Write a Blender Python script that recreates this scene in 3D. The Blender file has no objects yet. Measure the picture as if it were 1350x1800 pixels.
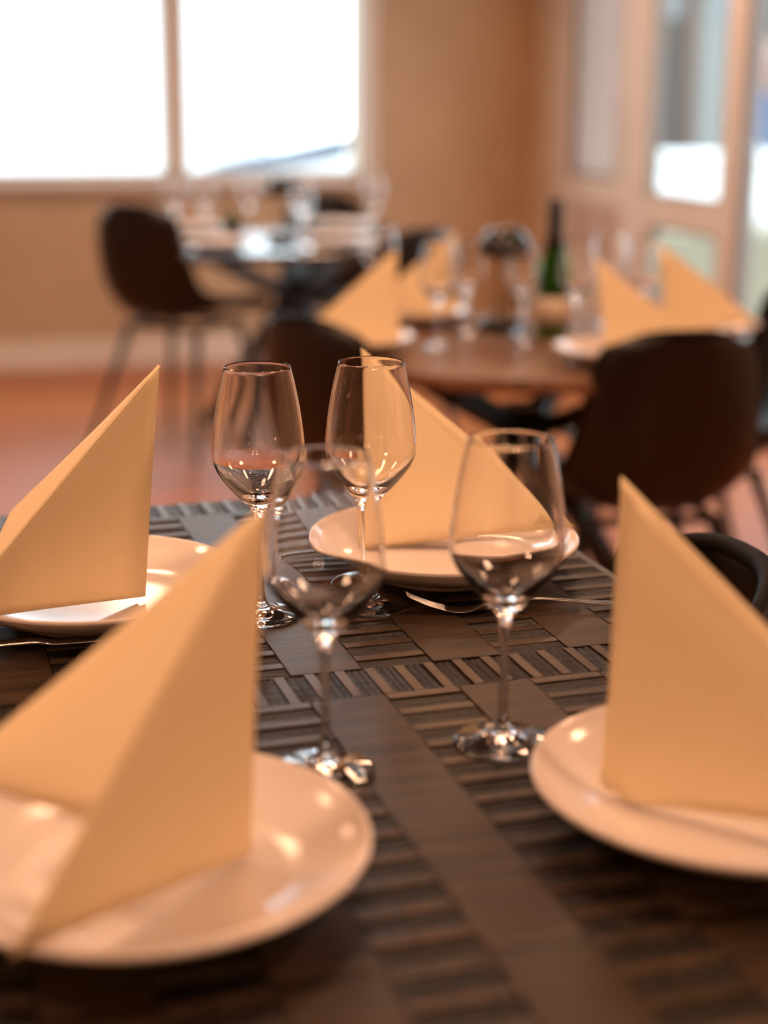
import bpy, bmesh, math, random
from mathutils import Vector, Matrix
random.seed(7)
C = bpy.context.scene.collection
SC = bpy.context.scene
R = math.radians
TH = 0.30477                     # the room and its tables stand turned by this angle to the view
E1 = Vector((math.cos(TH), math.sin(TH), 0)); E2 = Vector((-math.sin(TH), math.cos(TH), 0))
def W(a, b, z=0.0):              # room frame (across, deep, up) to world
    return E1 * a + E2 * b + Vector((0, 0, z))
CAM_Z = 1.20696

# ------------------------------------------------------------------ camera
cd = bpy.data.cameras.new('camera'); cam = bpy.data.objects.new('camera', cd); C.objects.link(cam)
cd.sensor_fit = 'HORIZONTAL'; cd.sensor_width = 24.0; cd.lens = 50.0
pi_, ro_ = R(14.862), R(0.408)
fw = Vector((0, math.cos(pi_), -math.sin(pi_))); up = Vector((0, math.sin(pi_), math.cos(pi_))); rt = Vector((1, 0, 0))
cr = math.cos(ro_) * rt + math.sin(ro_) * up; cu = -math.sin(ro_) * rt + math.cos(ro_) * up
M = Matrix((cr, cu, -fw)).transposed().to_4x4(); M.translation = Vector((0, 0, CAM_Z))
cam.matrix_world = M
cd.clip_start = 0.05; cd.clip_end = 200
cd.dof.use_dof = True; cd.dof.focus_distance = 1.30; cd.dof.aperture_fstop = 2.2
SC.camera = cam

# ------------------------------------------------------------------ world, exposure
wd = bpy.data.worlds.new('overcast_sky'); SC.world = wd; wd.use_nodes = True
wb = wd.node_tree.nodes['Background']; wb.inputs[0].default_value = (0.80, 0.90, 1.0, 1); wb.inputs[1].default_value = 6.2
SC.view_settings.view_transform = 'Standard'; SC.view_settings.look = 'None'
SC.view_settings.exposure = 0.0; SC.view_settings.gamma = 1.0; SC.view_settings.use_curve_mapping = False
SC.cycles.caustics_reflective = True; SC.cycles.caustics_refractive = True
SC.cycles.max_bounces = 14; SC.cycles.transmission_bounces = 14; SC.cycles.transparent_max_bounces = 16
SC.cycles.sample_clamp_indirect = 30.0
def portal(name, loc, rot, sx, sy):
    l = bpy.data.lights.new(name, 'AREA'); l.shape = 'RECTANGLE'; l.size = sx; l.size_y = sy
    l.cycles.is_portal = True
    o = bpy.data.objects.new(name, l); C.objects.link(o); o.location = loc; o.rotation_euler = rot
LAMP_COL = (1.0, 0.565, 0.335)
# (across, deep, power, spread degrees)
LAMPS = [(-.02, 1.45, 3, 150), (0.55, 1.75, 5, 150), (1.25, 2.6, 5, 160), (1.3, 4.1, 9, 160), (0.2, 3.3, 7, 160),
         (-0.9, 2.6, 7, 160), (-0.9, 5.0, 12, 170), (0.9, 5.9, 7, 170), (2.3, 5.4, 13, 170), (2.3, 1.6, 13, 165), (-0.9, 0.9, 10, 160),
         (1.3, 0.5, 11, 160), (-.25, -1.9, 32, 175), (.45, -1.9, 32, 175)]
LAMP_Z = 2.30
CEIL = 2.95

# ------------------------------------------------------------------ materials
MATS = {}
def mat(name, col, rough=0.5, metal=0.0, spec=0.5, **kw):
    if name in MATS: return MATS[name]
    m = bpy.data.materials.new(name); m.use_nodes = True; MATS[name] = m
    b = m.node_tree.nodes['Principled BSDF']
    b.inputs['Base Color'].default_value = (*col, 1); b.inputs['Roughness'].default_value = rough
    b.inputs['Metallic'].default_value = metal; b.inputs['Specular IOR Level'].default_value = spec
    for k, v in kw.items():
        b.inputs[k.replace('_', ' ')].default_value = v
    return m
def nodes(m): return m.node_tree.nodes, m.node_tree.links, m.node_tree.nodes['Principled BSDF']
def add_noise(m, scale, c1, c2, stretch=(1, 1, 1), detail=6, bump=0.0, bdist=0.001, rough=None, lo=0.35, hi=0.65, coord='Object'):
    N, L, b = nodes(m)
    tc = N.new('ShaderNodeTexCoord'); mp = N.new('ShaderNodeMapping'); mp.inputs['Scale'].default_value = stretch
    nz = N.new('ShaderNodeTexNoise'); nz.inputs['Scale'].default_value = scale; nz.inputs['Detail'].default_value = detail
    cr_ = N.new('ShaderNodeValToRGB'); cr_.color_ramp.elements[0].position = lo; cr_.color_ramp.elements[1].position = hi
    cr_.color_ramp.elements[0].color = (*c1, 1); cr_.color_ramp.elements[1].color = (*c2, 1)
    L.new(tc.outputs[coord], mp.inputs[0]); L.new(mp.outputs[0], nz.inputs[0]); L.new(nz.outputs[0], cr_.inputs[0]); L.new(cr_.outputs[0], b.inputs['Base Color'])
    if bump:
        bp = N.new('ShaderNodeBump'); bp.inputs['Strength'].default_value = bump; bp.inputs['Distance'].default_value = bdist
        L.new(nz.outputs[0], bp.inputs['Height']); L.new(bp.outputs[0], b.inputs['Normal'])
    if rough:
        mr = N.new('ShaderNodeMapRange'); mr.inputs[3].default_value = rough[0]; mr.inputs[4].default_value = rough[1]
        L.new(nz.outputs[0], mr.inputs[0]); L.new(mr.outputs[0], b.inputs['Roughness'])
    return m
def object_tint(m, amount):
    """small per-piece brightness change"""
    N, L, b = nodes(m)
    src = b.inputs['Base Color'].links[0].from_socket
    oi = N.new('ShaderNodeObjectInfo'); mr = N.new('ShaderNodeMapRange'); mr.inputs[3].default_value = 1 - amount; mr.inputs[4].default_value = 1 + amount
    hs = N.new('ShaderNodeHueSaturation')
    L.new(oi.outputs['Random'], mr.inputs[0]); L.new(mr.outputs[0], hs.inputs['Value']); L.new(src, hs.inputs['Color']); L.new(hs.outputs[0], b.inputs['Base Color'])
m_board = add_noise(mat('stained_smooth_board', (.1, .08, .06), 0.36, spec=.16), 60, (.020, .0115, .0065), (.054, .032, .0185), (.10, 1, 1), bump=0.7, bdist=0.0008, rough=(.30, .50), lo=.38, hi=.62)
m_light = add_noise(mat('stained_light_slat', (.12, .09, .06), 0.34, spec=.16), 70, (.036, .022, .013), (.056, .035, .021), (.12, 1, 1), bump=0.3, bdist=0.0006, rough=(.28, .42))
m_dark = add_noise(mat('rough_sawn_dark_slat', (.04, .03, .025), 0.5, spec=.2), 160, (.0055, .0036, .0027), (.015, .0095, .0068), (.10, 1, 1), bump=0.9, bdist=0.0015, rough=(.34, .6))
for m_, a_ in ((m_board, .10), (m_light, .2), (m_dark, .25)): object_tint(m_, a_)
m_base = mat('dark_table_core', (.012, .010, .009), 0.7)
m_edge = mat('dark_table_edge', (.04, .03, .024), 0.45)
m_plate = mat('glazed_white_porcelain', (.74, .655, .595), 0.13, spec=.42)
def napkin_mat(name, col):
    m = mat(name, col, 0.92, spec=.15)
    N, L, b = nodes(m)
    tc = N.new('ShaderNodeTexCoord'); nz = N.new('ShaderNodeTexNoise'); nz.inputs['Scale'].default_value = 900; nz.inputs['Detail'].default_value = 3
    n2 = N.new('ShaderNodeTexNoise'); n2.inputs['Scale'].default_value = 14; n2.inputs['Detail'].default_value = 4
    ad = N.new('ShaderNodeMath'); ad.operation = 'MULTIPLY_ADD'; ad.inputs[1].default_value = 7.0
    bp = N.new('ShaderNodeBump'); bp.inputs['Strength'].default_value = .35; bp.inputs['Distance'].default_value = .0007
    L.new(tc.outputs['Object'], nz.inputs[0]); L.new(tc.outputs['Object'], n2.inputs[0])
    L.new(n2.outputs[0], ad.inputs[0]); L.new(nz.outputs[0], ad.inputs[2]); L.new(ad.outputs[0], bp.inputs['Height']); L.new(bp.outputs[0], b.inputs['Normal'])
    tr = N.new('ShaderNodeBsdfTranslucent'); tr.inputs[0].default_value = (*col, 1)
    mx = N.new('ShaderNodeMixShader'); mx.inputs[0].default_value = .16
    L.new(b.outputs[0], mx.inputs[1]); L.new(tr.outputs[0], mx.inputs[2]); L.new(mx.outputs[0], N['Material Output'].inputs[0])
    return m
m_nap = napkin_mat('cream_paper_napkin', (.90, .73, .47))
m_glass = mat('clear_wine_glass', (1, 1, 1), 0.0, Transmission_Weight=1.0, IOR=1.5)
m_pane = bpy.data.materials.new('window_pane_glass'); m_pane.use_nodes = True
_N, _L = m_pane.node_tree.nodes, m_pane.node_tree.links; _N.clear()
_o = _N.new('ShaderNodeOutputMaterial'); _t = _N.new('ShaderNodeBsdfTransparent'); _g = _N.new('ShaderNodeBsdfGlossy'); _g.inputs['Roughness'].default_value = .02
_t.inputs[0].default_value = (.93, .96, .95, 1); _f = _N.new('ShaderNodeFresnel'); _f.inputs[0].default_value = 1.35; _m = _N.new('ShaderNodeMixShader')
_ge = _N.new('ShaderNodeNewGeometry'); _mm = _N.new('ShaderNodeMath'); _mm.operation = 'MULTIPLY'; _iv = _N.new('ShaderNodeMath'); _iv.operation = 'SUBTRACT'; _iv.inputs[0].default_value = 1.0
_L.new(_ge.outputs['Backfacing'], _iv.inputs[1]); _L.new(_f.outputs[0], _mm.inputs[0]); _L.new(_iv.outputs[0], _mm.inputs[1]); _L.new(_mm.outputs[0], _m.inputs[0]); _L.new(_t.outputs[0], _m.inputs[1]); _L.new(_g.outputs[0], _m.inputs[2]); _L.new(_m.outputs[0], _o.inputs[0])
m_steel = mat('polished_steel', (.42, .40, .38), 0.2, 1.0)
m_leather = add_noise(mat('dark_brown_leather', (.03, .02, .016), 0.42, spec=.4), 220, (.0035, .0026, .0023), (.007, .005, .0042), bump=.25, bdist=.0006, rough=(.26, .40))
m_pipe = mat('dark_leather_piping', (.005, .004, .0035), 0.55, spec=.08)
m_black = mat('black_powder_coated_metal', (.012, .012, .013), 0.42)
m_gloss = mat('glossy_black_lacquer', (.010, .010, .011), 0.12)
m_wall = add_noise(mat('warm_beige_wall_paint', (.52, .39, .26), 0.8), 3, (.47, .325, .20), (.52, .37, .235))
m_wall2 = add_noise(mat('pale_cream_partition_paint', (.7, .6, .5), 0.6), 3, (.66, .56, .46), (.72, .62, .52))
m_trim = mat('cream_painted_trim', (.74, .64, .53), 0.5)
m_frame = mat('cream_window_frame_paint', (.62, .53, .45), 0.45)
m_ceil = mat('dim_taupe_ceiling', (.26, .22, .18), 0.9)
m_dim = mat('dark_umber_wall_paint', (.16, .11, .075), 0.8)
m_lens = bpy.data.materials.new('lit_lamp_lens'); m_lens.use_nodes = True
_b = m_lens.node_tree.nodes['Principled BSDF']; _b.inputs['Emission Color'].default_value = (*LAMP_COL, 1); _b.inputs['Emission Strength'].default_value = 14; _b.inputs['Base Color'].default_value = (.9, .85, .8, 1)
m_table = add_noise(mat('warm_brown_wood_top', (.2, .1, .05), 0.3), 9, (.10, .048, .024), (.21, .105, .055), (1, 12, 1), bump=.1, bdist=.0005, rough=(.24, .4))
def plank_floor():
    m = mat('orange_brown_oak_floor', (.4, .2, .1), 0.34, spec=.3)
    N, L, b = nodes(m)
    tc = N.new('ShaderNodeTexCoord'); br = N.new('ShaderNodeTexBrick'); br.inputs['Scale'].default_value = 1.0
    br.inputs['Brick Width'].default_value = 1.2; br.inputs['Row Height'].default_value = .14; br.inputs['Mortar Size'].default_value = .0015
    br.inputs['Color1'].default_value = (.46, .135, .040, 1); br.inputs['Color2'].default_value = (.60, .20, .068, 1); br.inputs['Mortar'].default_value = (.10, .04, .02, 1)
    nz = N.new('ShaderNodeTexNoise'); nz.inputs['Scale'].default_value = 6; nz.inputs['Detail'].default_value = 6
    mp = N.new('ShaderNodeMapping'); mp.inputs['Scale'].default_value = (1, 9, 1)
    mx = N.new('ShaderNodeMixRGB'); mx.blend_type = 'MULTIPLY'; mx.inputs[0].default_value = .5
    L.new(tc.outputs['Object'], br.inputs[0]); L.new(tc.outputs['Object'], mp.inputs[0]); L.new(mp.outputs[0], nz.inputs[0])
    L.new(br.outputs[0], mx.inputs[1]); L.new(nz.outputs[0], mx.inputs[2]); L.new(mx.outputs[0], b.inputs['Base Color'])
    return m
m_floor = plank_floor()

# ------------------------------------------------------------------ helpers
def tag(o, label=None, cat=None, group=None, kind=None):
    if label: o['label'] = label
    if cat: o['category'] = cat
    if group: o['group'] = group
    if kind: o['kind'] = kind
    return o
def empty(name, loc=(0, 0, 0), rz=0.0):
    o = bpy.data.objects.new(name, None); C.objects.link(o); o.location = loc; o.rotation_euler = (0, 0, rz); o.empty_display_size = .05
    return o
def link(name, me, m, parent=None, smooth=False, loc=None, rz=None):
    if m and not me.materials: me.materials.append(m)
    o = bpy.data.objects.new(name, me); C.objects.link(o)
    if parent: o.parent = parent
    if loc is not None: o.location = loc
    if rz is not None: o.rotation_euler = (0, 0, rz)
    if smooth:
        for p in me.polygons: p.use_smooth = True
    return o
def mesh(name, vs, fs):
    me = bpy.data.meshes.new(name); me.from_pydata([tuple(v) for v in vs], [], fs); me.update(); return me
def bm_mesh(name, bm):
    me = bpy.data.meshes.new(name); bmesh.ops.recalc_face_normals(bm, faces=bm.faces[:]); bm.to_mesh(me); bm.free(); return me
def box(bm, x0, x1, y0, y1, z0, z1, bev=0.0):
    vs = [bm.verts.new(p) for p in ((x0, y0, z0), (x1, y0, z0), (x1, y1, z0), (x0, y1, z0), (x0, y0, z1), (x1, y0, z1), (x1, y1, z1), (x0, y1, z1))]
    fs = [bm.faces.new([vs[i] for i in f]) for f in ((3, 2, 1, 0), (4, 5, 6, 7), (0, 1, 5, 4), (1, 2, 6, 5), (2, 3, 7, 6), (3, 0, 4, 7))]
    if bev:
        es = list({e for f in fs for e in f.edges})
        bmesh.ops.bevel(bm, geom=es, offset=bev, segments=2, profile=.6, affect='EDGES')
def boxm(name, *a, bev=0.0):
    bm = bmesh.new(); box(bm, *a, bev=bev); return bm_mesh(name, bm)
def spline(pts, n):
    out = []
    P = [pts[0]] + list(pts) + [pts[-1]]
    for i in range(1, len(P) - 2):
        p0, p1, p2, p3 = P[i - 1], P[i], P[i + 1], P[i + 2]
        for k in range(n):
            t = k / n
            out.append(tuple(.5 * (2 * b + (c - a) * t + (2 * a - 5 * b + 4 * c - d) * t * t + (-a + 3 * b - 3 * c + d) * t ** 3) for a, b, c, d in zip(p0, p1, p2, p3)))
    out.append(tuple(pts[-1])); return out
def lathe(name, prof, n=48):
    vs, fs, rings = [], [], []
    for r, z in prof:
        if r < 1e-5:
            rings.append([len(vs)]); vs.append((0, 0, z))
        else:
            rings.append(list(range(len(vs), len(vs) + n)))
            vs += [(r * math.cos(2 * math.pi * i / n), r * math.sin(2 * math.pi * i / n), z) for i in range(n)]
    for a, b in zip(rings[:-1], rings[1:]):
        for i in range(n):
            j = (i + 1) % n
            if len(a) == 1 and len(b) == 1: continue
            if len(a) == 1: fs.append((a[0], b[j], b[i]))
            elif len(b) == 1: fs.append((a[i], a[j], b[0]))
            else: fs.append((a[i], a[j], b[j], b[i]))
    return mesh(name, vs, fs)
def tube(bm, pts, rad, n=10, cap=True):
    """a round bar through pts; rad a number or one per point"""
    pts = [Vector(p) for p in pts]; rs = rad if isinstance(rad, (list, tuple)) else [rad] * len(pts)
    prev = None; rings = []
    for i, p in enumerate(pts):
        d = (pts[min(i + 1, len(pts) - 1)] - pts[max(i - 1, 0)]).normalized()
        a = (prev - d * prev.dot(d)).normalized() if prev else d.orthogonal().normalized()
        prev = a; b = d.cross(a)
        rings.append([bm.verts.new(p + (a * math.cos(2 * math.pi * k / n) + b * math.sin(2 * math.pi * k / n)) * rs[i]) for k in range(n)])
    for r0, r1 in zip(rings[:-1], rings[1:]):
        for k in range(n): bm.faces.new((r0[k], r0[(k + 1) % n], r1[(k + 1) % n], r1[k]))
    if cap: bm.faces.new(rings[0][::-1]); bm.faces.new(rings[-1])
def tubem(name, pts, rad, n=10):
    bm = bmesh.new(); tube(bm, pts, rad, n); return bm_mesh(name, bm)
def bar(bm, a, b, w, h):
    """a rectangular bar from a to b, w wide, h high"""
    a, b = Vector(a), Vector(b); d = (b - a).normalized(); s = d.cross(Vector((0, 0, 1)))
    s = s.normalized() if s.length > 1e-4 else Vector((1, 0, 0)); u = s.cross(d)
    q = [[bm.verts.new(p + s * sx * w / 2 + u * sy * h / 2) for sx, sy in ((-1, -1), (1, -1), (1, 1), (-1, 1))] for p in (a, b)]
    bm.faces.new(q[0][::-1]); bm.faces.new(q[1])
    for k in range(4): bm.faces.new((q[0][k], q[0][(k + 1) % 4], q[1][(k + 1) % 4], q[1][k]))
def dup(root, loc, rz=None, label=None, group=None):
    r = root.copy(); C.objects.link(r); r.location = loc
    if rz is not None: r.rotation_euler = (0, 0, rz)
    if label: r['label'] = label
    if group: r['group'] = group
    for ch in list(root.children):
        c = ch.copy(); C.objects.link(c); c.parent = r
        for g in list(ch.children):
            d = g.copy(); C.objects.link(d); d.parent = c
    return r
ROT = TH
def roomobj(name, me, m, kind='structure', smooth=False, parent=None):
    o = link(name, me, m, parent, smooth)
    if parent is None: o.rotation_euler = (0, 0, TH)
    if kind and parent is None: o['kind'] = kind
    return o

# ------------------------------------------------------------------ the room (all in the room frame)
BACK, RIGHT, LEFT, FRONT = 7.085, 2.942, -1.75, -4.2
bm = bmesh.new(); box(bm, LEFT - .2, RIGHT + .14, FRONT - .2, BACK + .25, -.12, 0); roomobj('floor', bm_mesh('floor', bm), m_floor)
bm = bmesh.new(); box(bm, LEFT - .2, RIGHT + .14, FRONT - .2, BACK + .25, CEIL, CEIL + .12); roomobj('ceiling', bm_mesh('ceiling', bm), m_ceil)
SILL, HEAD = .81, 2.70
WX0, WX1 = -.53, 2.125
bm = bmesh.new()
box(bm, LEFT - .2, RIGHT + .14, BACK, BACK + .25, 0, SILL); box(bm, LEFT - .2, RIGHT + .14, BACK, BACK + .25, HEAD, CEIL)
box(bm, LEFT - .2, WX0, BACK, BACK + .25, SILL, HEAD); box(bm, WX1, RIGHT + .14, BACK, BACK + .25, SILL, HEAD)
roomobj('wall_back', bm_mesh('wall_back', bm), m_wall)
bm = bmesh.new(); box(bm, LEFT - .2, LEFT, FRONT, BACK, 0, CEIL); roomobj('wall_left', bm_mesh('wall_left', bm), m_wall)
bm = bmesh.new(); box(bm, LEFT, RIGHT, FRONT - .2, FRONT, 0, CEIL); roomobj('wall_front', bm_mesh('wall_front', bm), m_dim)
# right wall: a cream partition with glazed openings (deep0, deep1, low, high)
OPEN = [(6.18, 6.663, .84, 2.25), (5.30, 5.905, .80, 2.25), (5.30, 5.86, .40, .688), (3.95, 5.175, .12, 2.25)]
bm = bmesh.new(); T = .05
def rb(y0, y1, z0, z1): box(bm, RIGHT, RIGHT + T, y0, y1, z0, z1)
rb(6.663, BACK, 0, CEIL); rb(6.18, 6.663, 0, .84); rb(6.18, 6.663, 2.25, CEIL); rb(5.905, 6.18, 0, CEIL)
rb(5.30, 5.905, .688, .80); rb(5.30, 5.905, 2.25, CEIL); rb(5.30, 5.905, 0, .40); rb(5.86, 5.905, .40, .688)
rb(5.175, 5.30, 0, CEIL); rb(3.95, 5.175, 0, .12); rb(3.95, 5.175, 2.25, CEIL); rb(FRONT, 3.95, 0, CEIL)
roomobj('wall_right', bm_mesh('wall_right', bm), m_wall2)
# raised panel under the first pane
bm = bmesh.new(); box(bm, RIGHT - .012, RIGHT, 6.14, 6.60, .52, .74, bev=.004); roomobj('trim_1', bm_mesh('trim', bm), mat('rosy_beige_panel', (.52, .37, .29), .6))
# skirting
bm = bmesh.new(); box(bm, LEFT, RIGHT, BACK - .035, BACK, 0, .125, bev=.006); roomobj('baseboard_back', bm_mesh('skirting', bm), m_trim)
bm = bmesh.new(); box(bm, RIGHT - .02, RIGHT, 5.175, BACK - .035, 0, .09, bev=.004); roomobj('baseboard_right', bm_mesh('skirting', bm), m_trim)
# the big window: empties carry frame, mullions and panes
def window(name, x0, x1, y, z0, z1, muls, mw):
    w = empty(name, (0, 0, 0), TH); w['kind'] = 'structure'
    bm = bmesh.new(); f = .045
    box(bm, x0 - .001, x1 + .001, y, y + .08, z0, z0 + .03); box(bm, x0, x1, y, y + .08, z1 - f, z1)
    box(bm, x0, x0 + .012, y, y + .08, z0 + .03, z1 - f); box(bm, x1 - .012, x1, y, y + .08, z0 + .03, z1 - f)
    link('window_frame', bm_mesh('window_frame', bm), m_frame, w)
    xs = [x0 + .012] + sum([[a - mw / 2, a + mw / 2] for a in muls], []) + [x1 - .012]
    for a in muls: link('mullion', boxm('mullion', a - mw / 2, a + mw / 2, y - .01, y + .09, z0 + .03, z1 - f, bev=.004), m_frame, w)
    for a, b in zip(xs[::2], xs[1::2]): link('pane', boxm('pane', a, b, y + .035, y + .041, z0 + .03, z1 - f), m_pane, w)
    return w
w1 = window('window_1', WX0, WX1, BACK + .06, SILL, HEAD, (.365, 1.277), .108)
link('window_sill', boxm('window_sill', WX0 - .06, WX1 + .05, BACK - .06, BACK + .06, SILL - .035, SILL, bev=.006), m_frame, w1)
bm = bmesh.new()
box(bm, WX1, WX1 + .055, BACK - .018, BACK, SILL, HEAD + .05); box(bm, WX0 - .055, WX0, BACK - .018, BACK, SILL, HEAD + .05); box(bm, WX0, WX1, BACK - .018, BACK, HEAD, HEAD + .05)
link('window_casing', bm_mesh('window_casing', bm), m_frame, w1)
def sidepane(name, y0, y1, z0, z1, f=.012, pm=None):
    w = empty(name, (0, 0, 0), TH); w['kind'] = 'structure'
    bm = bmesh.new(); x = RIGHT + .001
    box(bm, x - .0005, x + .0505, y0, y1, z0, z0 + f); box(bm, x - .0005, x + .0505, y0, y1, z1 - f, z1); box(bm, x - .0005, x + .0505, y0, y0 + f, z0 + f, z1 - f); box(bm, x - .0005, x + .0505, y1 - f, y1, z0 + f, z1 - f)
    link('window_frame', bm_mesh('window_frame', bm), mat('brown_grey_pane_frame', (.20, .145, .115), .6), w)
    link('pane', boxm('pane', x + .02, x + .026, y0 + f, y1 - f, z0 + f, z1 - f), pm or m_pane, w)
    return w
m_frost = mat('beige_frosted_glass', (.62, .53, .47), 0.55, Transmission_Weight=.75, IOR=1.3)
for i, a in enumerate(OPEN[:3]): sidepane('window_%d' % (i + 2), *a, pm=m_frost if i == 0 else None)
d1 = sidepane('door_1', *OPEN[3], f=.035)
link('door_handle', tubem('door_handle', [(RIGHT + .02, 5.08, 1.02), (RIGHT - .04, 5.08, 1.02), (RIGHT - .04, 4.97, 1.02)], .009), m_steel, d1)
portal('window_portal', W((WX0 + WX1) / 2, BACK + .02, (SILL + HEAD) / 2), (R(-90), 0, TH), WX1 - WX0, HEAD - SILL)
portal('door_portal', W(RIGHT - .002, 4.56, 1.19), (R(90), 0, TH + R(90)), 1.22, 2.1)
portal('side_window_portal', W(RIGHT - .002, 5.6, 1.52), (R(90), 0, TH + R(90)), .6, 1.45)

# pendant lamps: shade, diffuser, cord and the light they give
ring_me = lathe('lamp_shade', [(.150, .002), (.162, 0), (.164, .004), (.160, .070), (.150, .084), (.04, .088), (.0, .088), (0, .084), (.148, .080), (.156, .068), (.158, .006), (.150, .004)], 48)
lens_me = lathe('diffuser', [(0, .010), (.150, .010), (.150, .006), (0, .006)], 48)
cord_me = lathe('cord', [(0, .088), (.004, .088), (.004, CEIL - LAMP_Z - .02), (.045, CEIL - LAMP_Z - .02), (.045, CEIL - LAMP_Z), (0, CEIL - LAMP_Z)], 16)
_places = ['over the far edge of the near table, left', 'over the far edge of the near table, right', 'between the near and the middle table', 'over the far side of the middle table', 'left of the middle table',
           'by the left wall beside the middle table', 'by the left wall near the window', 'in front of the big window', 'in the corner by the glazed partition', 'by the right wall beside the near table',
           'by the left wall beside the near table', 'to the right before the near table', 'far behind the near table, left one of a pair', 'far behind the near table, right one of a pair']
for (a, b, pw, spread), pl in zip(LAMPS, _places):
    t = empty('pendant_lamp', W(a, b, LAMP_Z)); tag(t, 'round warm pendant lamp hanging ' + pl, 'ceiling light', 'warm pendant lamps')
    link('lamp_shade', ring_me, m_black, t, True); link('diffuser', lens_me, m_lens, t); link('cord', cord_me, m_black, t, True)
    l = bpy.data.lights.new('downlight', 'AREA'); l.shape = 'DISK'; l.size = .30; l.energy = pw; l.color = LAMP_COL; l.spread = R(spread)
    o = bpy.data.objects.new('downlight', l); C.objects.link(o); o.location = W(a, b, LAMP_Z + .004)

# ------------------------------------------------------------------ outside
bm = bmesh.new(); box(bm, -30, 40, -25, 45, -.55, -.45)
g = link('ground', bm_mesh('ground', bm), add_noise(mat('pale_paving', (.4, .4, .4), .9), 2, (.40, .40, .41), (.52, .52, .53))); g.rotation_euler = (0, 0, TH); g['kind'] = 'structure'
def house(name, label, a0, a1, b0, b1, h, wallm, roofm, ridge, axis, wins=()):
    t = empty(name, W((a0 + a1) / 2, (b0 + b1) / 2, -.45), TH); tag(t, label, 'building')
    sx, sy = (a1 - a0) / 2, (b1 - b0) / 2
    link('facade', boxm('facade', -sx, sx, -sy, sy, 0, h), wallm, t)
    o = .25
    if axis == 'x': vs = [(-sx - o, -sy - o, h), (sx + o, -sy - o, h), (sx + o, sy + o, h), (-sx - o, sy + o, h), (-sx - o, 0, h + ridge), (sx + o, 0, h + ridge)]; fs = [(0, 1, 5, 4), (2, 3, 4, 5), (1, 2, 5), (3, 0, 4), (3, 2, 1, 0)]
    else: vs = [(-sx - o, -sy - o, h), (sx + o, -sy - o, h), (sx + o, sy + o, h), (-sx - o, sy + o, h), (0, -sy - o, h + ridge), (0, sy + o, h + ridge)]; fs = [(1, 2, 5, 4), (3, 0, 4, 5), (0, 1, 4), (2, 3, 5), (3, 2, 1, 0)]
    link('roof', mesh('roof', vs, fs), roofm, t)
    for wx0, wx1, z0, z1, side in wins:
        if side == 'y': me = boxm('window', wx0, wx1, -sy - .04, -sy + .02, z0, z1)
        else: me = boxm('window', -sx - .04, -sx + .02, wx0, wx1, z0, z1)
        link('window', me, mat('dark_house_window', (.06, .08, .10), .1), t)
    return t
m_render = mat('white_rendered_facade', (.80, .80, .80), .9); m_slate = mat('blue_grey_slate', (.16, .20, .27), .6)

# ------------------------------------------------------------------ near table
TZ = .78
X0, X1, Y0, Y1 = -.0235, .6205, .5085, 1.6300
T1 = empty('dining_table', W((X0 + X1) / 2, (Y0 + Y1) / 2, 0), TH)
tag(T1, 'large dark dining table of mixed smooth boards and ribbed slats, nearest table', 'table')
cx, cy = (X0 + X1) / 2, (Y0 + Y1) / 2
lx = lambda a: a - cx
ly = lambda b: b - cy
link('table_core', boxm('table_core', lx(X0) + .004, lx(X1) - .004, ly(Y0) + .004, ly(Y1) - .004, TZ - .034, TZ - .0045), m_base, T1)
for nm, b_ in (('edge_band', (lx(X1) - .0085, lx(X1), ly(Y0), ly(Y1))), ('edge_band', (lx(X0), lx(X0) + .0085, ly(Y0), ly(Y1)))):
    link(nm, boxm(nm, *b_, TZ - .036, TZ - .0006, bev=.0012), m_edge, T1)
for sx in (-1, 1):
    for sy in (-1, 1):
        link('leg', boxm('leg', sx * .29 - .03, sx * .29 + .03, sy * .52 - .03, sy * .52 + .03, 0, TZ - .034, bev=.003), m_black, T1)
bm = bmesh.new(); box(bm, -.27, .27, -.53, -.51, TZ - .10, TZ - .034); box(bm, -.27, .27, .51, .53, TZ - .10, TZ - .034)
link('apron', bm_mesh('apron', bm), m_black, T1)
CW = .0565; COL0 = .329 - 6 * CW          # first column's left side
BANDS = [(1.5752, 1.6297), (1.0418, 1.0965), (.5085, .5630)]
SECT = [(1.0965, 1.5752), (.5630, 1.0418)]
def slat_mesh(name, w, l, z, dark):
    """w along its short side (x), l long (y); a dark one has a sawn, furrowed top"""
    g = .00045
    if not dark: return boxm(name, -w / 2 + g, w / 2 - g, -l / 2 + g, l / 2 - g, -.006, z, bev=.0004)
    n = 5; top = []
    for j in (0, 1, 2, 3):
        y = (-l / 2 + g) + (l - 2 * g) * j / 3
        top.append([(-w / 2 + g + (w - 2 * g) * i / n + (random.uniform(-.0006, .0006) if 0 < i < n else 0), y, z - (0.0008 if i % 2 else 0) - random.uniform(0, .0005)) for i in range(n + 1)])
    vs = [p for r in top for p in r]; fs = []
    for j in range(3):
        for i in range(n): a = j * (n + 1) + i; fs.append((a, a + 1, a + n + 2, a + n + 1))
    k = len(vs); vs += [(-w / 2 + g, -l / 2 + g, -.006), (w / 2 - g, -l / 2 + g, -.006), (w / 2 - g, l / 2 - g, -.006), (-w / 2 + g, l / 2 - g, -.006)]
    fs += [tuple([k, k + 1] + list(range(n, -1, -1))), tuple([k + 2, k + 3] + list(range(3 * (n + 1), 4 * (n + 1))))]
    fs += [(k + 1, k + 2, 3 * (n + 1) + n, 2 * (n + 1) + n, n + 1 + n, n), (k + 3, k, 0, n + 1, 2 * (n + 1), 3 * (n + 1))]
    return mesh(name, vs, fs)
PW, DW = .0300, .0190      # ribs across a column
QW, EW = .0235, .0145      # ribs of a cross band
ms_dark = [slat_mesh('dark_slat', DW, CW, -.0004, True) for _ in range(6)]
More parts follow.
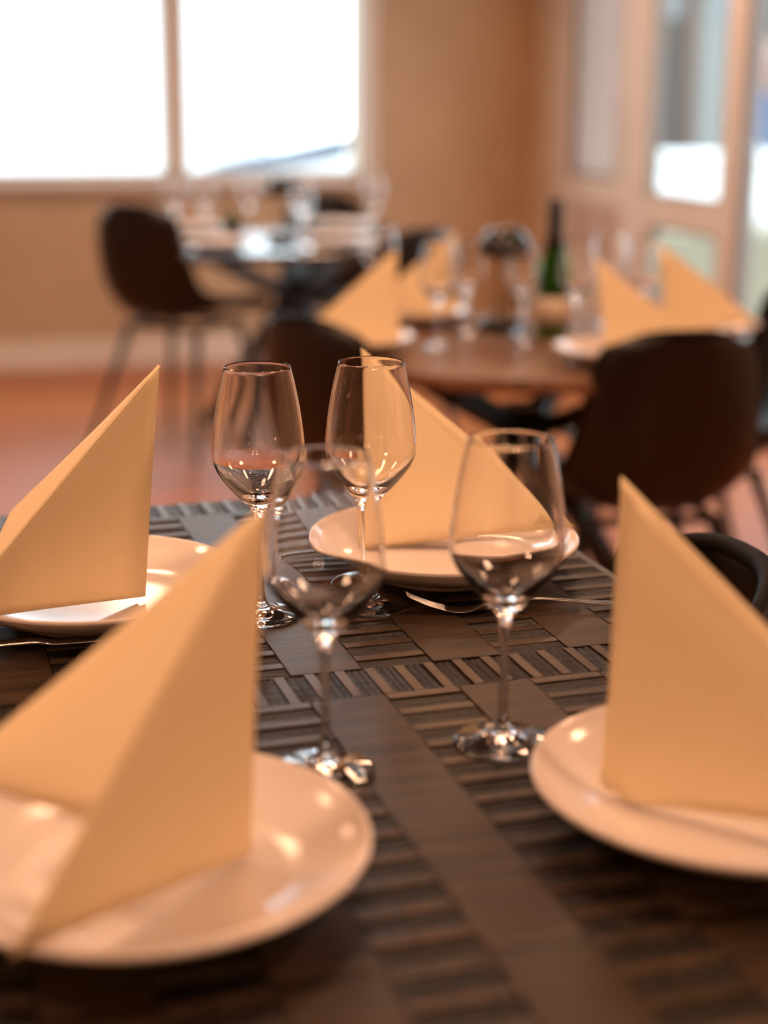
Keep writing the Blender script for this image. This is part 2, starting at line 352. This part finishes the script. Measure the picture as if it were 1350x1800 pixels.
ms_light = [slat_mesh('light_slat', PW - DW, CW, 0, False)]
mb_dark = [slat_mesh('dark_slat', EW, .0546, -.0004, True) for _ in range(6)]
mb_light = [slat_mesh('light_slat', QW - EW, .0546, 0, False)]
for me_ in ms_dark + mb_dark: me_.materials.append(m_dark)
for me_ in ms_light + mb_light: me_.materials.append(m_light)
def piece(name, me, a, b, rz, z=0):
    o = link(name, me, None, T1); o.location = (lx(a), ly(b), TZ + z); o.rotation_euler = (0, 0, rz)
    return o
for c in range(11):
    a0 = COL0 + c * CW; smooth = (c % 2 == 1)
    for s0, s1 in SECT:
        if smooth:
            g = .0005
            me = boxm('smooth_board', -CW / 2 + g, CW / 2 - g, -(s1 - s0) / 2 + g, (s1 - s0) / 2 - g, -.006, 0, bev=.0005)
            me.materials.append(m_board); piece('smooth_board', me, a0 + CW / 2, (s0 + s1) / 2, 0, random.uniform(-.0003, .0003))
        else:
            p = s1; k = 0
            while p - DW > s0 - .001:
                lw = PW - DW
                piece('light_slat', ms_light[0], a0 + CW / 2, p - lw / 2, R(90), random.uniform(-.0002, .0003))
                if p - lw - DW > s0 - .002:
                    piece('dark_slat', random.choice(ms_dark), a0 + CW / 2, p - lw - DW / 2, R(90 if random.random() < .5 else -90), random.uniform(-.0003, .0002))
                p -= PW
for y0, y1 in BANDS:
    p = X0 + .0087
    while p + QW < X1 - .004:
        piece('dark_slat', random.choice(mb_dark), p + EW / 2, (y0 + y1) / 2, R(0 if random.random() < .5 else 180), random.uniform(-.0003, .0002))
        piece('light_slat', mb_light[0], p + EW + (QW - EW) / 2, (y0 + y1) / 2, 0, random.uniform(-.0002, .0003))
        p += QW

# ------------------------------------------------------------------ plates
PROF = [(0, .0045), (.045, .0045), (.058, .003), (.060, 0), (.066, 0), (.068, .004), (.082, .0078), (.100, .0155), (.115, .0235), (.1232, .0300), (.1240, .0322),
        (.1233, .0336), (.1216, .0332), (.113, .0262), (.099, .0190), (.084, .0138), (.070, .0118), (.05, .0112), (.025, .0110), (0, .0110)]
plate_me = lathe('dinner_plate', [PROF[0]] + PROF[1:4] + spline(PROF[4:], 3), 96)
for p_ in plate_me.polygons: p_.use_smooth = True
PG = 'white plates on the near table'
def plate(x, y, z, label, group, me=plate_me):
    o = link('dinner_plate', me, m_plate); o.location = (x, y, z); tag(o, label, 'plate', group); return o
plate(.0533, 1.4045, TZ, 'white coupe plate at the far side of the near table, behind the fork', PG)
plate(-.1289, .7945, TZ, 'white coupe plate in the lower left foreground, with lamp reflections on it', PG)
plate(.213, .8841, TZ, 'white coupe plate at the right of the near table, cut by the picture edge', PG)
plate(-.2416, 1.2737, TZ, 'white coupe plate at the left of the near table, behind the foreground napkin', PG)

# ------------------------------------------------------------------ napkins: a square folded into a tent, ridge from tip T to apex A, lower corners B and B2
def napkin(T_, A, B, B2, label, group, cut=0.0, bulge=.006, seed=1, thick=.0011, n=14, name='folded_napkin'):
    T_, A, B, B2 = [Vector(p) for p in (T_, A, B, B2)]
    rnd = random.Random(seed); ph = [rnd.uniform(0, 6.28) for _ in range(6)]
    base = Vector((T_.x, T_.y, min(B.z, T_.z)))
    root = empty(name, base); tag(root, label, 'napkin', group)
    mid = (B + B2) / 2
    ridge = lambda v: T_.lerp(A, v) + ((T_ + A) / 2 - mid).normalized() * (bulge * .25 * math.sin(math.pi * v))
    def face(Bc, off, c0, sc=1.0, c1=1.0):
        nr = (A - T_).cross(Bc - T_).normalized()
        if nr.dot((T_ + A) / 2 - mid) < 0: nr = -nr
        rows = []
        for i in range(n + 1):
            v = c0 + (c1 - c0) * i / n
            rows.append([])
            for j in range(n + 1):
                u = j / n
                su = math.sqrt(u * u + .0009) - .03 * (1 - u)
                P = ridge(v).lerp(Bc, su * sc)
                if off: P += ((mid - (T_ + A) / 2).normalized()) * .0022
                w = 4 * u * (1 - u)
                P += nr * (off * min(1, u * 5) - .0012 * (1 - min(1, u * 14)) + w * bulge * (.55 * math.sin(2.2 * v + ph[0]) * .4 + .35 * math.sin(5 * v + 3 * u + ph[1]) * .35))
                # the open lower edge rolls a little
                P += nr * (-bulge * .5 * max(0, 1 - (v - c0) * 5) ** 2 * w)
                rows[-1].append(P - base)
        return rows
    def build(nm, faces, th):
        vs, fs = [], []
        for rows, flip in faces:
            k = len(vs); m = len(rows[0])
            for r in rows: vs += r
            for i in range(len(rows) - 1):
                for j in range(m - 1):
                    q = (k + i * m + j, k + i * m + j + 1, k + (i + 1) * m + j + 1, k + (i + 1) * m + j)
                    fs.append(q[::-1] if flip else q)
        me = mesh(nm, vs, fs); bm = bmesh.new(); bm.from_mesh(me); bmesh.ops.remove_doubles(bm, verts=bm.verts[:], dist=.0002); bmesh.ops.recalc_face_normals(bm, faces=bm.faces[:]); bm.to_mesh(me); bm.free()
        o = link(nm, me, m_nap, root, True)
        md = o.modifiers.new('thickness', 'SOLIDIFY'); md.thickness = th; md.offset = 0
        return o
    build('outer_fold', [(face(B, 0, 0), False), (face(B2, 0, cut), True)], thick)
    build('inner_fold', [(face(B, -.0045, .03, .97, .95), False), (face(B2, -.0045, max(.03, cut + .03), .97, .95), True)], thick)
    return root
NG = 'cream napkins on the near table'
napkin((-.1702, .6594, .818), (-.0644, .8338, .9884), (-.0727, .8117, .7945), (-.233, .786, .853), 'large cream paper napkin tent in the lower left foreground, standing on a plate', NG, cut=.27, seed=3)
napkin((-.3303, 1.1351, .8155), (-.1823, 1.279, .9893), (-.1992, 1.2743, .7945), (-.3183, 1.3205, .855), 'cream paper napkin tent at the left edge, behind the foreground one', NG, seed=5)
napkin((.1765, 1.4275, .8155), (-.0229, 1.5229, .9652), (-.0156, 1.4301, .7945), (.0000, 1.4750, .7975), 'cream paper napkin tent on the far plate, seen through the wine glasses', NG, seed=9)
napkin((.3166, .7806, .8165), (.1452, .9511, .9779), (.1429, .8836, .7945), (.1356, .8985, .7960), 'cream paper napkin tent at the right edge, seen flat on', NG, seed=12)

# ------------------------------------------------------------------ wine glasses
OUT = [(.0312, .0), (.0326, .0007), (.0328, .0016), (.0315, .0026), (.024, .0040), (.015, .0062), (.0085, .0095), (.0050, .0145), (.0034, .024), (.0029, .045), (.0029, .066), (.0034, .079), (.0048, .0875), (.0085, .0940),
       (.0160, .1020), (.0250, .1120), (.0328, .1225), (.0370, .1315), (.0380, .1385), (.0376, .1480), (.0358, .1650), (.0331, .1820), (.0302, .1965), (.0272, .2092)]
INN = [(.0268, .2100), (.0264, .2094), (.0293, .1965), (.0322, .1820), (.0349, .1650), (.0367, .1480), (.0371, .1385), (.0361, .1320), (.0318, .1240), (.0235, .1145), (.0150, .1075), (.0075, .1030), (.0030, .1015), (0, .1012)]
glass_prof = [(0, .0022), (.012, .0016), (.029, .0001)] + spline(OUT, 4) + spline(INN, 4)
glass_me = lathe('wine_glass', glass_prof, 96); glass_far = lathe('wine_glass_far', [(0, .0022), (.029, .0001)] + spline(OUT, 2) + spline(INN, 2), 40)
for gm in (glass_me, glass_far):
    gm.materials.append(m_glass)
    for p_ in gm.polygons: p_.use_smooth = True
    bm = bmesh.new(); bm.from_mesh(gm); bmesh.ops.recalc_face_normals(bm, faces=bm.faces[:]); bm.to_mesh(gm); bm.free()
def wine_glass(x, y, z, label, group, me=glass_me, s=1.0):
    o = link('wine_glass', me, None); o.location = (x, y, z); o.scale = (s, s, s); tag(o, label, 'wine glass', group); return o
GG = 'wine glasses on the near table'
wine_glass(.0809, 1.0052, TZ, 'empty wine glass standing clear in the middle right of the near table', GG)
wine_glass(-.0367, .9549, TZ, 'empty wine glass nearest the lower left plate, blurred and overlapping the sharp ones', GG)
wine_glass(-.0114, 1.297, TZ, 'sharp empty wine glass right in front of the far plate', GG)
wine_glass(-.1023, 1.2674, TZ, 'sharp empty wine glass left of the centre, leftmost of the near table', GG)

# ------------------------------------------------------------------ cutlery
def ribbon(bm, pts, ths):
    """pts: (x, width, z); a flattened bar with rounded section along x"""
    rings = []
    for (x, w, z, *yo), t in zip(pts, ths):
        y0 = yo[0] if yo else 0
        rings.append([bm.verts.new((x, y0 + w / 2 * math.cos(a), z + t / 2 * math.sin(a))) for a in [2 * math.pi * k / 10 for k in range(10)]])
    for r0, r1 in zip(rings[:-1], rings[1:]):
        for k in range(10): bm.faces.new((r0[k], r0[(k + 1) % 10], r1[(k + 1) % 10], r1[k]))
    bm.faces.new(rings[0][::-1]); bm.faces.new(rings[-1])
def fork_mesh():
    bm = bmesh.new()
    body = spline([(.045, .020, .0040), (.052, .022, .0026), (.062, .021, .0022), (.072, .013, .0050), (.082, .007, .0095), (.100, .0058, .0125), (.130, .0066, .0115), (.165, .0100, .0075), (.190, .0135, .0048), (.198, .0110, .0046), (.201, .004, .0046)], 3)
    ribbon(bm, body, [.0024] * len(body))
    for k in range(4):
        y = (k - 1.5) * .0054
        tn = spline([(.012, .0016, .0200, y * .86), (.020, .0028, .0150, y * .93), (.033, .0032, .0085, y), (.047, .0036, .0036, y)], 3)
        ribbon(bm, tn, [.0014] * 3 + [.002] * (len(tn) - 3))
    return bm_mesh('fork', bm)
fk = link('fork', fork_mesh(), m_steel, smooth=True); fk.location = (.0075, 1.2760, TZ + .0002); fk.scale = (1, .82, .85); fk.rotation_euler = (0, 0, R(6))
tag(fk, 'steel fork lying in front of the far plate, pointing left', 'fork')
def knife_mesh():
    bm = bmesh.new()
    bl = spline([(0, .002, .003), (.01, .010, .003), (.05, .017, .003), (.10, .017, .0032), (.115, .010, .004), (.125, .0085, .0048), (.17, .0105, .005), (.215, .0120, .005), (.220, .006, .005)], 3)
    ribbon(bm, bl, [.0016 if p[0] < .11 else .0058 for p in bl]); return bm_mesh('knife', bm)
kn = link('knife', knife_mesh(), m_steel, smooth=True); kn.location = W(.215, 1.2130, TZ + .0006); kn.rotation_euler = (0, 0, TH + math.pi)
tag(kn, 'steel knife lying in front of the left plate, in its shadow', 'knife')

# ------------------------------------------------------------------ shell chairs
def chair(label, group, x, y, rz, s=1.0, sz=None):
    t = empty('shell_chair', (x, y, 0), rz); tag(t, label, 'chair', group); t.scale = (s, s, sz or s)
    # profile: y forward, z up
    prof = spline([(.235, .425), (.20, .447), (.10, .440), (-.02, .428), (-.12, .430), (-.185, .462), (-.222, .53), (-.243, .62), (-.258, .71), (-.268, .785)], 4)
    n = len(prof); m = 16; vs, fs = [], []
    for i, (py, pz) in enumerate(prof):
        v = i / (n - 1)
        hw = .185 + .008 * math.sin(math.pi * v) - .040 * max(0, v - .50) / .45
        e0 = max(0, (v - .80) / .20); e1 = max(0, (.10 - v) / .10)
        hw *= (1 - e0 ** 5) ** .35 * .26 + .74 if e0 > 0 else 1
        hw *= 1 - .14 * e1 ** 2
        d = Vector((0, *[b - a for a, b in zip(prof[max(0, i - 1)], prof[min(n - 1, i + 1)])])).normalized()
        nr = Vector((0, d.z, -d.y)) * -1
        for j in range(m + 1):
            u = -1 + 2 * j / m
            lift = .055 * abs(u) ** 2.6 * (.35 + .9 * math.exp(-((v - .48) / .25) ** 2) + .45 * v)
            drop = -.030 * abs(u) ** 3.2 * e0
            P = Vector((hw * u, py, pz)) + (nr if nr.z + nr.y > 0 else -nr) * lift + d * drop
            vs.append(P)
    for i in range(n - 1):
        for j in range(m): a = i * (m + 1) + j; fs.append((a, a + 1, a + m + 2, a + m + 1))
    sh = link('seat_shell', mesh('seat_shell', vs, fs), m_leather, t, True)
    md = sh.modifiers.new('thickness', 'SOLIDIFY'); md.thickness = .018; md.offset = 0
    md = sh.modifiers.new('round', 'BEVEL'); md.width = .008; md.segments = 3; md.limit_method = 'ANGLE'; md.angle_limit = R(50)
    rim = [vs[i * (m + 1)] for i in range(n)] + [vs[(n - 1) * (m + 1) + j] for j in range(1, m)] + [vs[i * (m + 1) + m] for i in range(n - 1, -1, -1)]
    link('piping', tubem('piping', rim, .0105, 8), m_pipe, t, True)
    bm = bmesh.new()
    for sx in (-1, 1): tube(bm, [(sx * .13, .15, .405), (sx * .13, -.12, .400)], .010, 8)
    tube(bm, [(-.13, .13, .402), (.13, .13, .402)], .010, 8); tube(bm, [(-.13, -.10, .400), (.13, -.10, .400)], .010, 8)
    link('under_frame', bm_mesh('under_frame', bm), m_black, t, True)
    for sx in (-1, 1):
        for y0, y1 in ((.13, .22), (-.10, -.24)):
            link('leg', tubem('leg', [(sx * .13, y0, .404), (sx * .215, y1, 0)], [.014, .0085], 10), m_black, t, True)
    return t
def place_chair(proto, label, group, a, b, face, s=1.0, sz=None):
    """face: heading in the room frame, degrees from +deep"""
    p = W(a, b)
    if proto is None: return chair(label, group, p.x, p.y, TH + R(face), s, sz)
    c = dup(proto, (p.x, p.y, 0), TH + R(face), label, group); c.scale = (s, s, sz or s); return c
ch = place_chair(None, 'dark leather shell chair pushed up to the right side of the near table', 'dark leather shell chairs', .445, 1.20, 90, 1.0, 1.03)
place_chair(ch, 'dark leather shell chair with its back to us, in front of the middle table', 'dark leather shell chairs', 1.40, 2.80, -8)
place_chair(ch, 'dark leather shell chair left of the middle table, behind the sharp glasses', 'dark leather shell chairs', .98, 3.02, -66)
place_chair(ch, 'dark leather shell chair at the right edge, right of the middle table', 'dark leather shell chairs', 1.70, 3.13, 82)
place_chair(ch, 'dark leather shell chair left of the window table, its whole side in view', 'dark leather shell chairs', .97, 5.40, -46, 1.04, 1.06)
place_chair(ch, 'dark leather shell chair right of the window table, back towards us', 'dark leather shell chairs', 1.50, 4.90, 20)
place_chair(ch, 'dark leather shell chair on the far side of the window table', 'dark leather shell chairs', 1.68, 6.02, 172)

# ------------------------------------------------------------------ round and square wood tables with star legs
def star_legs(t, r0, r1, zt, n=4, ph=45):
    for k in range(n):
        a = R(ph + 360 * k / n); u = Vector((math.cos(a), math.sin(a), 0))
        bm = bmesh.new(); bar(bm, u * r0 + Vector((0, 0, zt)), u * .02 + Vector((0, 0, zt - .145)), .042, .042); bar(bm, u * .02 + Vector((0, 0, zt - .145)), u * r1 + Vector((0, 0, .02)), .042, .042)
        link('leg', bm_mesh('leg', bm), m_black, t)
    link('hub', lathe('hub', [(0, zt - .20), (.05, zt - .20), (.055, zt - .19), (.055, zt - .10), (.05, zt - .09), (0, zt - .09)], 24), m_black, t)
Z2 = .70
t2 = empty('round_table', W(1.27, 3.07), TH); tag(t2, 'round brown wooden table with black star legs, in the middle distance', 'table')
link('tabletop', lathe('tabletop', [(0, Z2 - .028), (.462, Z2 - .028), (.468, Z2 - .025), (.47, Z2 - .014), (.468, Z2 - .002), (.464, Z2), (0, Z2)], 96), m_table, t2)
star_legs(t2, .36, .36, Z2 - .045)
t3 = empty('square_table', W(1.36, 5.40), TH); tag(t3, 'square brown wooden table with black star legs, by the big window', 'table')
link('tabletop', boxm('tabletop', -.46, .46, -.46, .46, Z2 - .028, Z2, bev=.006), add_noise(mat('polished_dark_wood_top', (.1, .05, .03), 0.06, Coat_Weight=.6), 9, (.04, .022, .013), (.07, .04, .024), (1, 12, 1), rough=(.05, .12)), t3)
star_legs(t3, .42, .36, Z2 - .045)

# plates, napkins and glasses of the middle table
P2 = 'plates on the middle table'; N2 = 'napkins on the middle table'; G2 = 'wine glasses on the middle table'
plate_s = lathe('dinner_plate_far', PROF, 48)
for p_ in plate_s.polygons: p_.use_smooth = True
def setting(a, b, z, lab_p, lab_n, gp, gn, ang, s=.2, open_=.075, shift=0):
    p = W(a, b); plate(p.x, p.y, z, lab_p, gp, plate_s)
    p = p + Vector((shift, 0, 0))
    u = Vector((math.cos(R(ang)), math.sin(R(ang)), 0)); v = Vector((-u.y, u.x, 0))     # u: from tip towards the upright edge, world angle
    w = open_; bb = math.sqrt(s * s - w * w); aa = s * s / bb; h = math.sqrt(2 * s * s - aa * aa)
    T_ = Vector((p.x, p.y, z)) - u * (bb * .62) + Vector((0, 0, .034))
    T_ = Vector((p.x, p.y, z)) - u * .118 + Vector((0, 0, .0365))
    b0 = T_ - Vector((0, 0, .022))
    napkin(T_, b0 + u * aa + Vector((0, 0, h)), b0 + u * bb + v * w, b0 + u * bb - v * w, lab_n, gn, seed=int(a * 100 + b * 10), n=8)
setting(.885, 3.03, Z2, 'white plate at the left side of the middle table', 'cream napkin tent on the left plate of the middle table, left of its glasses', P2, N2, 28)
setting(1.13, 3.38, Z2, 'white plate at the far side of the middle table', 'cream napkin tent at the far side of the middle table, left of the table lamp', P2, N2, 20)
setting(1.335, 2.765, Z2, 'white plate at the near side of the middle table, half hidden by a chair back', 'cream napkin tent right of the green bottle, on the near side of the middle table', P2, N2, 172, shift=.05)
setting(1.65, 3.02, Z2, 'white plate at the right side of the middle table', 'cream napkin tent above the chair back at right, on the middle table', P2, N2, 165)
for a, b, s, lab in [(1.06, 3.02, 1, 'wine glass right of the left napkin on the middle table'), (1.075, 3.46, 1, 'wine glass rising behind the far napkin of the middle table'),
                     (1.185, 3.19, .95, 'wine glass left of the table lamp on the middle table'), (1.345, 2.98, 1, 'wine glass right of the green bottle on the middle table'),
                     (1.245, 3.02, .8, 'small wine glass in front of the table lamp on the middle table'), (1.52, 3.21, 1, 'wine glass between the two right napkins of the middle table, left one'),
                     (1.50, 3.00, 1, 'wine glass between the two right napkins of the middle table, right one'), (1.29, 3.14, .9, 'wine glass just left of the green bottle')]:
    p = W(a, b, Z2 + .0005); wine_glass(p.x, p.y, p.z, lab, G2, glass_far, s)
# sparkling wine bottle
def bottle(a, b, z, label, group=None, s=1.0, body=(.06, .30, .02)):
    t = empty('wine_bottle', W(a, b, z), TH); tag(t, label, 'bottle', group); t.scale = (s, s, s)
    mg = mat('green_bottle_glass', body, 0.03, Transmission_Weight=.92, IOR=1.45)
    link('bottle_body', lathe('bottle_body', [(0, .002), (.030, 0), (.0375, .003), (.038, .012), (.038, .120), (.037, .140), (.031, .165), (.022, .195), (.0165, .225), (.0150, .262), (.0150, .290), (.0125, .290), (.0122, .228), (.018, .195), (.027, .165), (.033, .140), (.0345, .120), (.0345, .012), (.028, .006), (0, .010)], 40), mg, t, True)
    link('foil_capsule', lathe('foil_capsule', [(.0232, .196), (.0240, .1965), (.0178, .226), (.0162, .262), (.0164, .272), (.0180, .274), (.0180, .282), (.0166, .284), (.0168, .300), (.0155, .306), (0, .307)], 32), m_black, t, True)
    link('paper_label', lathe('paper_label', [(.0383, .026), (.0386, .026), (.0386, .088), (.0383, .088)], 40), mat('cream_label_paper', (.72, .60, .47), .7), t, True)
    return t
bottle(1.358, 3.133, Z2, 'green sparkling wine bottle with black neck foil and pale label', s=.93)
# cordless table lamps
def table_lamp(a, b, z, label):
    t = empty('table_lamp', W(a, b, z), TH); tag(t, label, 'lamp', 'black dome table lamps')
    link('base', lathe('base', [(0, 0), (.052, 0), (.054, .003), (.054, .020), (.051, .024), (0, .024)], 40), m_gloss, t, True)
    bm = bmesh.new()
    for s in (-1, 1): tube(bm, [(s * .012, 0, .022), (s * .012, 0, .165)], .004, 8)
    link('stem', bm_mesh('stem', bm), mat('bronze_lamp_stem', (.25, .15, .09), .3, 1.0), t, True)
    link('lamp_shade', lathe('lamp_shade', [(.056, .160), (.0585, .160), (.057, .178), (.050, .198), (.036, .214), (.018, .222), (0, .224), (0, .221), (.017, .219), (.034, .211), (.0475, .196), (.0545, .177)], 48), m_gloss, t, True)
    return t
table_lamp(1.282, 3.225, Z2, 'small black dome table lamp on the middle table')
table_lamp(1.30, 5.30, Z2, 'small black dome table lamp on the window table')
# window table things
P3 = 'plates on the window table'; N3 = 'napkins on the window table'; G3 = 'wine glasses on the window table'
for a, b, lab in [(1.04, 5.12, 'white plate at the near left of the window table, in the window glare'), (1.42, 5.10, 'white plate at the near right of the window table'),
                  (1.08, 5.66, 'white plate at the far left of the window table'), (1.62, 5.68, 'white plate at the far right of the window table')]:
    p = W(a, b); plate(p.x, p.y, Z2, lab, P3, plate_s)
for a, b, lab in [(.97, 5.48, 'wine glass at the far left of the window table'), (1.07, 5.47, 'wine glass second from the left in the middle of the window table'), (1.26, 5.62, 'wine glass behind the potted plant on the window table'),
                  (1.40, 5.45, 'wine glass right of the lamp on the window table'), (1.30, 5.02, 'wine glass in front of the lamp on the window table'), (1.68, 5.48, 'wine glass at the right of the window table')]:
    p = W(a, b, Z2 + .0005); wine_glass(p.x, p.y, p.z, lab, G3, glass_far)
pt = empty('potted_plant', W(1.16, 5.45, Z2)); tag(pt, 'tiny green potted plant on the window table', 'plant')
link('pot', lathe('pot', [(0, 0), (.028, 0), (.036, .055), (.038, .06), (.033, .06), (.030, .05), (0, .05)], 32), m_black, pt, True)
leaf_m = mat('olive_green_leaf', (.10, .16, .03), .5)
for k in range(14):
    a = k * 2.4; L = .045 + .02 * random.random(); el = .5 + .8 * random.random()
    d = Vector((math.cos(a) * math.cos(el), math.sin(a) * math.cos(el), math.sin(el))); s = Vector((-math.sin(a), math.cos(a), 0))
    b0 = Vector((0, 0, .052)); vs = [b0, b0 + d * L * .5 + s * .011, b0 + d * L, b0 + d * L * .5 - s * .011, b0 + d * L * .5 + Vector((0, 0, -.004))]
    link('leaf', mesh('leaf', vs, [(0, 1, 4), (1, 2, 4), (2, 3, 4), (3, 0, 4)]), leaf_m, pt)

# ------------------------------------------------------------------ outside things (placed in world metres)
house('white_house', 'overexposed white rendered house outside the big window', -6, 3.2, 13.5, 20, 3.1, m_render, m_slate, 1.8, 'y')
def wbox(name, x0, x1, y0, y1, z0, z1, m, label=None, cat=None, parent=None):
    cx_, cy_ = (x0 + x1) / 2, (y0 + y1) / 2
    o = link(name, boxm(name, x0 - cx_, x1 - cx_, y0 - cy_, y1 - cy_, 0, z1 - z0), m, parent); o.location = (cx_, cy_, z0)
    if label: tag(o, label, cat)
    return o
# low shed with a sloping blue-grey roof, seen low in the big window
sh = empty('garden_shed', (-.75, 12.45, -.41)); tag(sh, 'low white shed with a sloping blue-grey roof outside the big window', 'shed')
link('shed_wall', mesh('shed_wall', [(-.55, -.5, 0), (.42, -.5, 0), (.42, .5, 0), (-.55, .5, 0), (-.55, -.5, .98), (.42, -.5, 1.14), (.42, .5, 1.14), (-.55, .5, .98)], [(3, 2, 1, 0), (4, 5, 6, 7), (0, 1, 5, 4), (1, 2, 6, 5), (2, 3, 7, 6), (3, 0, 4, 7)]), m_render, sh)
link('shed_roof', mesh('shed_roof', [(-.62, -.56, .965), (.46, -.56, 1.145), (.46, .56, 1.145), (-.62, .56, .965), (-.62, -.56, 1.02), (.46, -.56, 1.26), (.46, .56, 1.26), (-.62, .56, 1.02)], [(3, 2, 1, 0), (4, 5, 6, 7), (0, 1, 5, 4), (1, 2, 6, 5), (2, 3, 7, 6), (3, 0, 4, 7)]), mat('blue_grey_roofing', (.045, .065, .10), .6), sh)
# garden side, seen through the glazed partition
gw = empty('garden_wall', (5.2, 12.4, -.45)); tag(gw, 'sunlit low white garden wall outside the glazed partition', 'wall')
link('wall_body', boxm('wall_body', -3.9, 3.9, -.12, .12, 0, 1.14), m_render, gw)
link('coping', boxm('coping', -3.95, 3.95, -.16, .16, 1.14, 1.20, bev=.01), m_render, gw)
hd = empty('hedge', (4.6, 11.2, -.45)); tag(hd, 'low grey-green hedge in front of the white garden wall', 'hedge')
rnd = random.Random(4); vs = []; fs = []
for k in range(5200):
    p = Vector((rnd.uniform(-3.2, 3.2), rnd.uniform(-.28, .28), rnd.uniform(.02, .78)))
    if rnd.random() < .5: p.z = rnd.uniform(.7, .80)
    d = Vector((rnd.gauss(0, 1), rnd.gauss(0, 1), rnd.gauss(.3, 1))).normalized(); q = d.orthogonal().normalized(); L_ = rnd.uniform(.03, .06)
    k0 = len(vs); vs += [p, p + d * L_ * .5 + q * L_ * .25, p + d * L_, p + d * L_ * .5 - q * L_ * .25]; fs.append((k0, k0 + 1, k0 + 2, k0 + 3))
lf = link('leaves', mesh('leaves', vs, fs), mat('hedge_leaf_green', (.34, .30, .22), .6), hd); lf['kind'] = 'stuff'
link('hedge_core', boxm('hedge_core', -3.15, 3.15, -.2, .2, 0, .70), mat('hedge_core_green', (.22, .19, .13), .9), hd)
# a row of narrow town houses
for nm, lab, x0, x1, h, col in [('town_house', 'grey-beige town house beyond the garden wall, leftmost of the row', .2, 2.6, 5.4, (.10, .075, .062)), ('town_house', 'dull grey-green town house beyond the garden wall', 2.6, 3.15, 5.8, (.058, .050, .044)),
                            ('town_house', 'pale green-white town house beyond the garden wall', 3.15, 3.78, 5.2, (.15, .14, .125)), ('town_house', 'dark grey town house beyond the garden wall, with a blue door', 3.80, 7.5, 5.6, (.055, .048, .045))]:
    t = empty(nm, ((x0 + x1) / 2, 18.5, -.45)); tag(t, lab, 'building'); w = (x1 - x0) / 2
    link('facade', boxm('facade', -w, w, -1.5, 1.5, 0, h), mat(nm + str(x0), col, .9), t)
    link('roof', mesh('roof', [(-w, -1.7, h), (w, -1.7, h), (w, 1.7, h), (-w, 1.7, h), (-w, 0, h + 1.3), (w, 0, h + 1.3)], [(0, 1, 5, 4), (2, 3, 4, 5), (1, 2, 5), (3, 0, 4), (3, 2, 1, 0)]), m_slate, t)
    n_ = max(1, int(w * 2 / .75))
    for k in range(n_):
        xx = -w + (k + .5) * 2 * w / n_
        for z_ in (2.35, 4.0):
            link('window', boxm('window', xx - .11, xx + .11, -1.53, -1.48, z_, z_ + .8), mat('pale_house_window', (.12, .12, .12), .15), t)
    if x0 == 3.80: link('door', boxm('door', -1.90, -1.62, -1.54, -1.48, .1, 1.95), mat('blue_painted_door', (.05, .10, .24), .5), t)
tr = empty('tree', (2.62, 14.4, -.45)); tag(tr, 'thin bare tree trunk beyond the garden wall', 'tree')
link('trunk', tubem('trunk', [(0, 0, 0), (.01, 0, 1.5), (-.02, .02, 3.2), (.02, 0, 4.6)], [.055, .05, .04, .02], 12), mat('brown_bark', (.10, .055, .04), .9), tr, True)
for a_, z_ in ((.4, 2.4), (2.2, 2.8), (3.9, 3.1), (5.3, 3.5), (1.2, 3.9)):
    link('branch', tubem('branch', [(0, 0, z_), (math.cos(a_) * .4, math.sin(a_) * .4, z_ + .5), (math.cos(a_) * .7, math.sin(a_) * .7, z_ + 1.1)], [.028, .018, .006], 8), MATS['brown_bark'], tr, True)
sl = empty('street_lamp', (3.36, 14.4, -.45)); tag(sl, 'black street lamp post with a rosy lit globe, at the right edge', 'lamp post')
link('post', tubem('post', [(0, 0, 0), (0, 0, 1.62)], .045, 12), m_black, sl, True)
gl_m = bpy.data.materials.new('rosy_lit_globe'); gl_m.use_nodes = True; _b = gl_m.node_tree.nodes['Principled BSDF']; _b.inputs['Base Color'].default_value = (.10, .05, .035, 1); _b.inputs['Emission Color'].default_value = (1, .50, .38, 1); _b.inputs['Emission Strength'].default_value = .35
link('globe', lathe('globe', [(0, 1.62), (.08, 1.64), (.17, 1.74), (.20, 1.86), (.17, 1.99), (.08, 2.08), (0, 2.10)], 32), gl_m, sl, True)
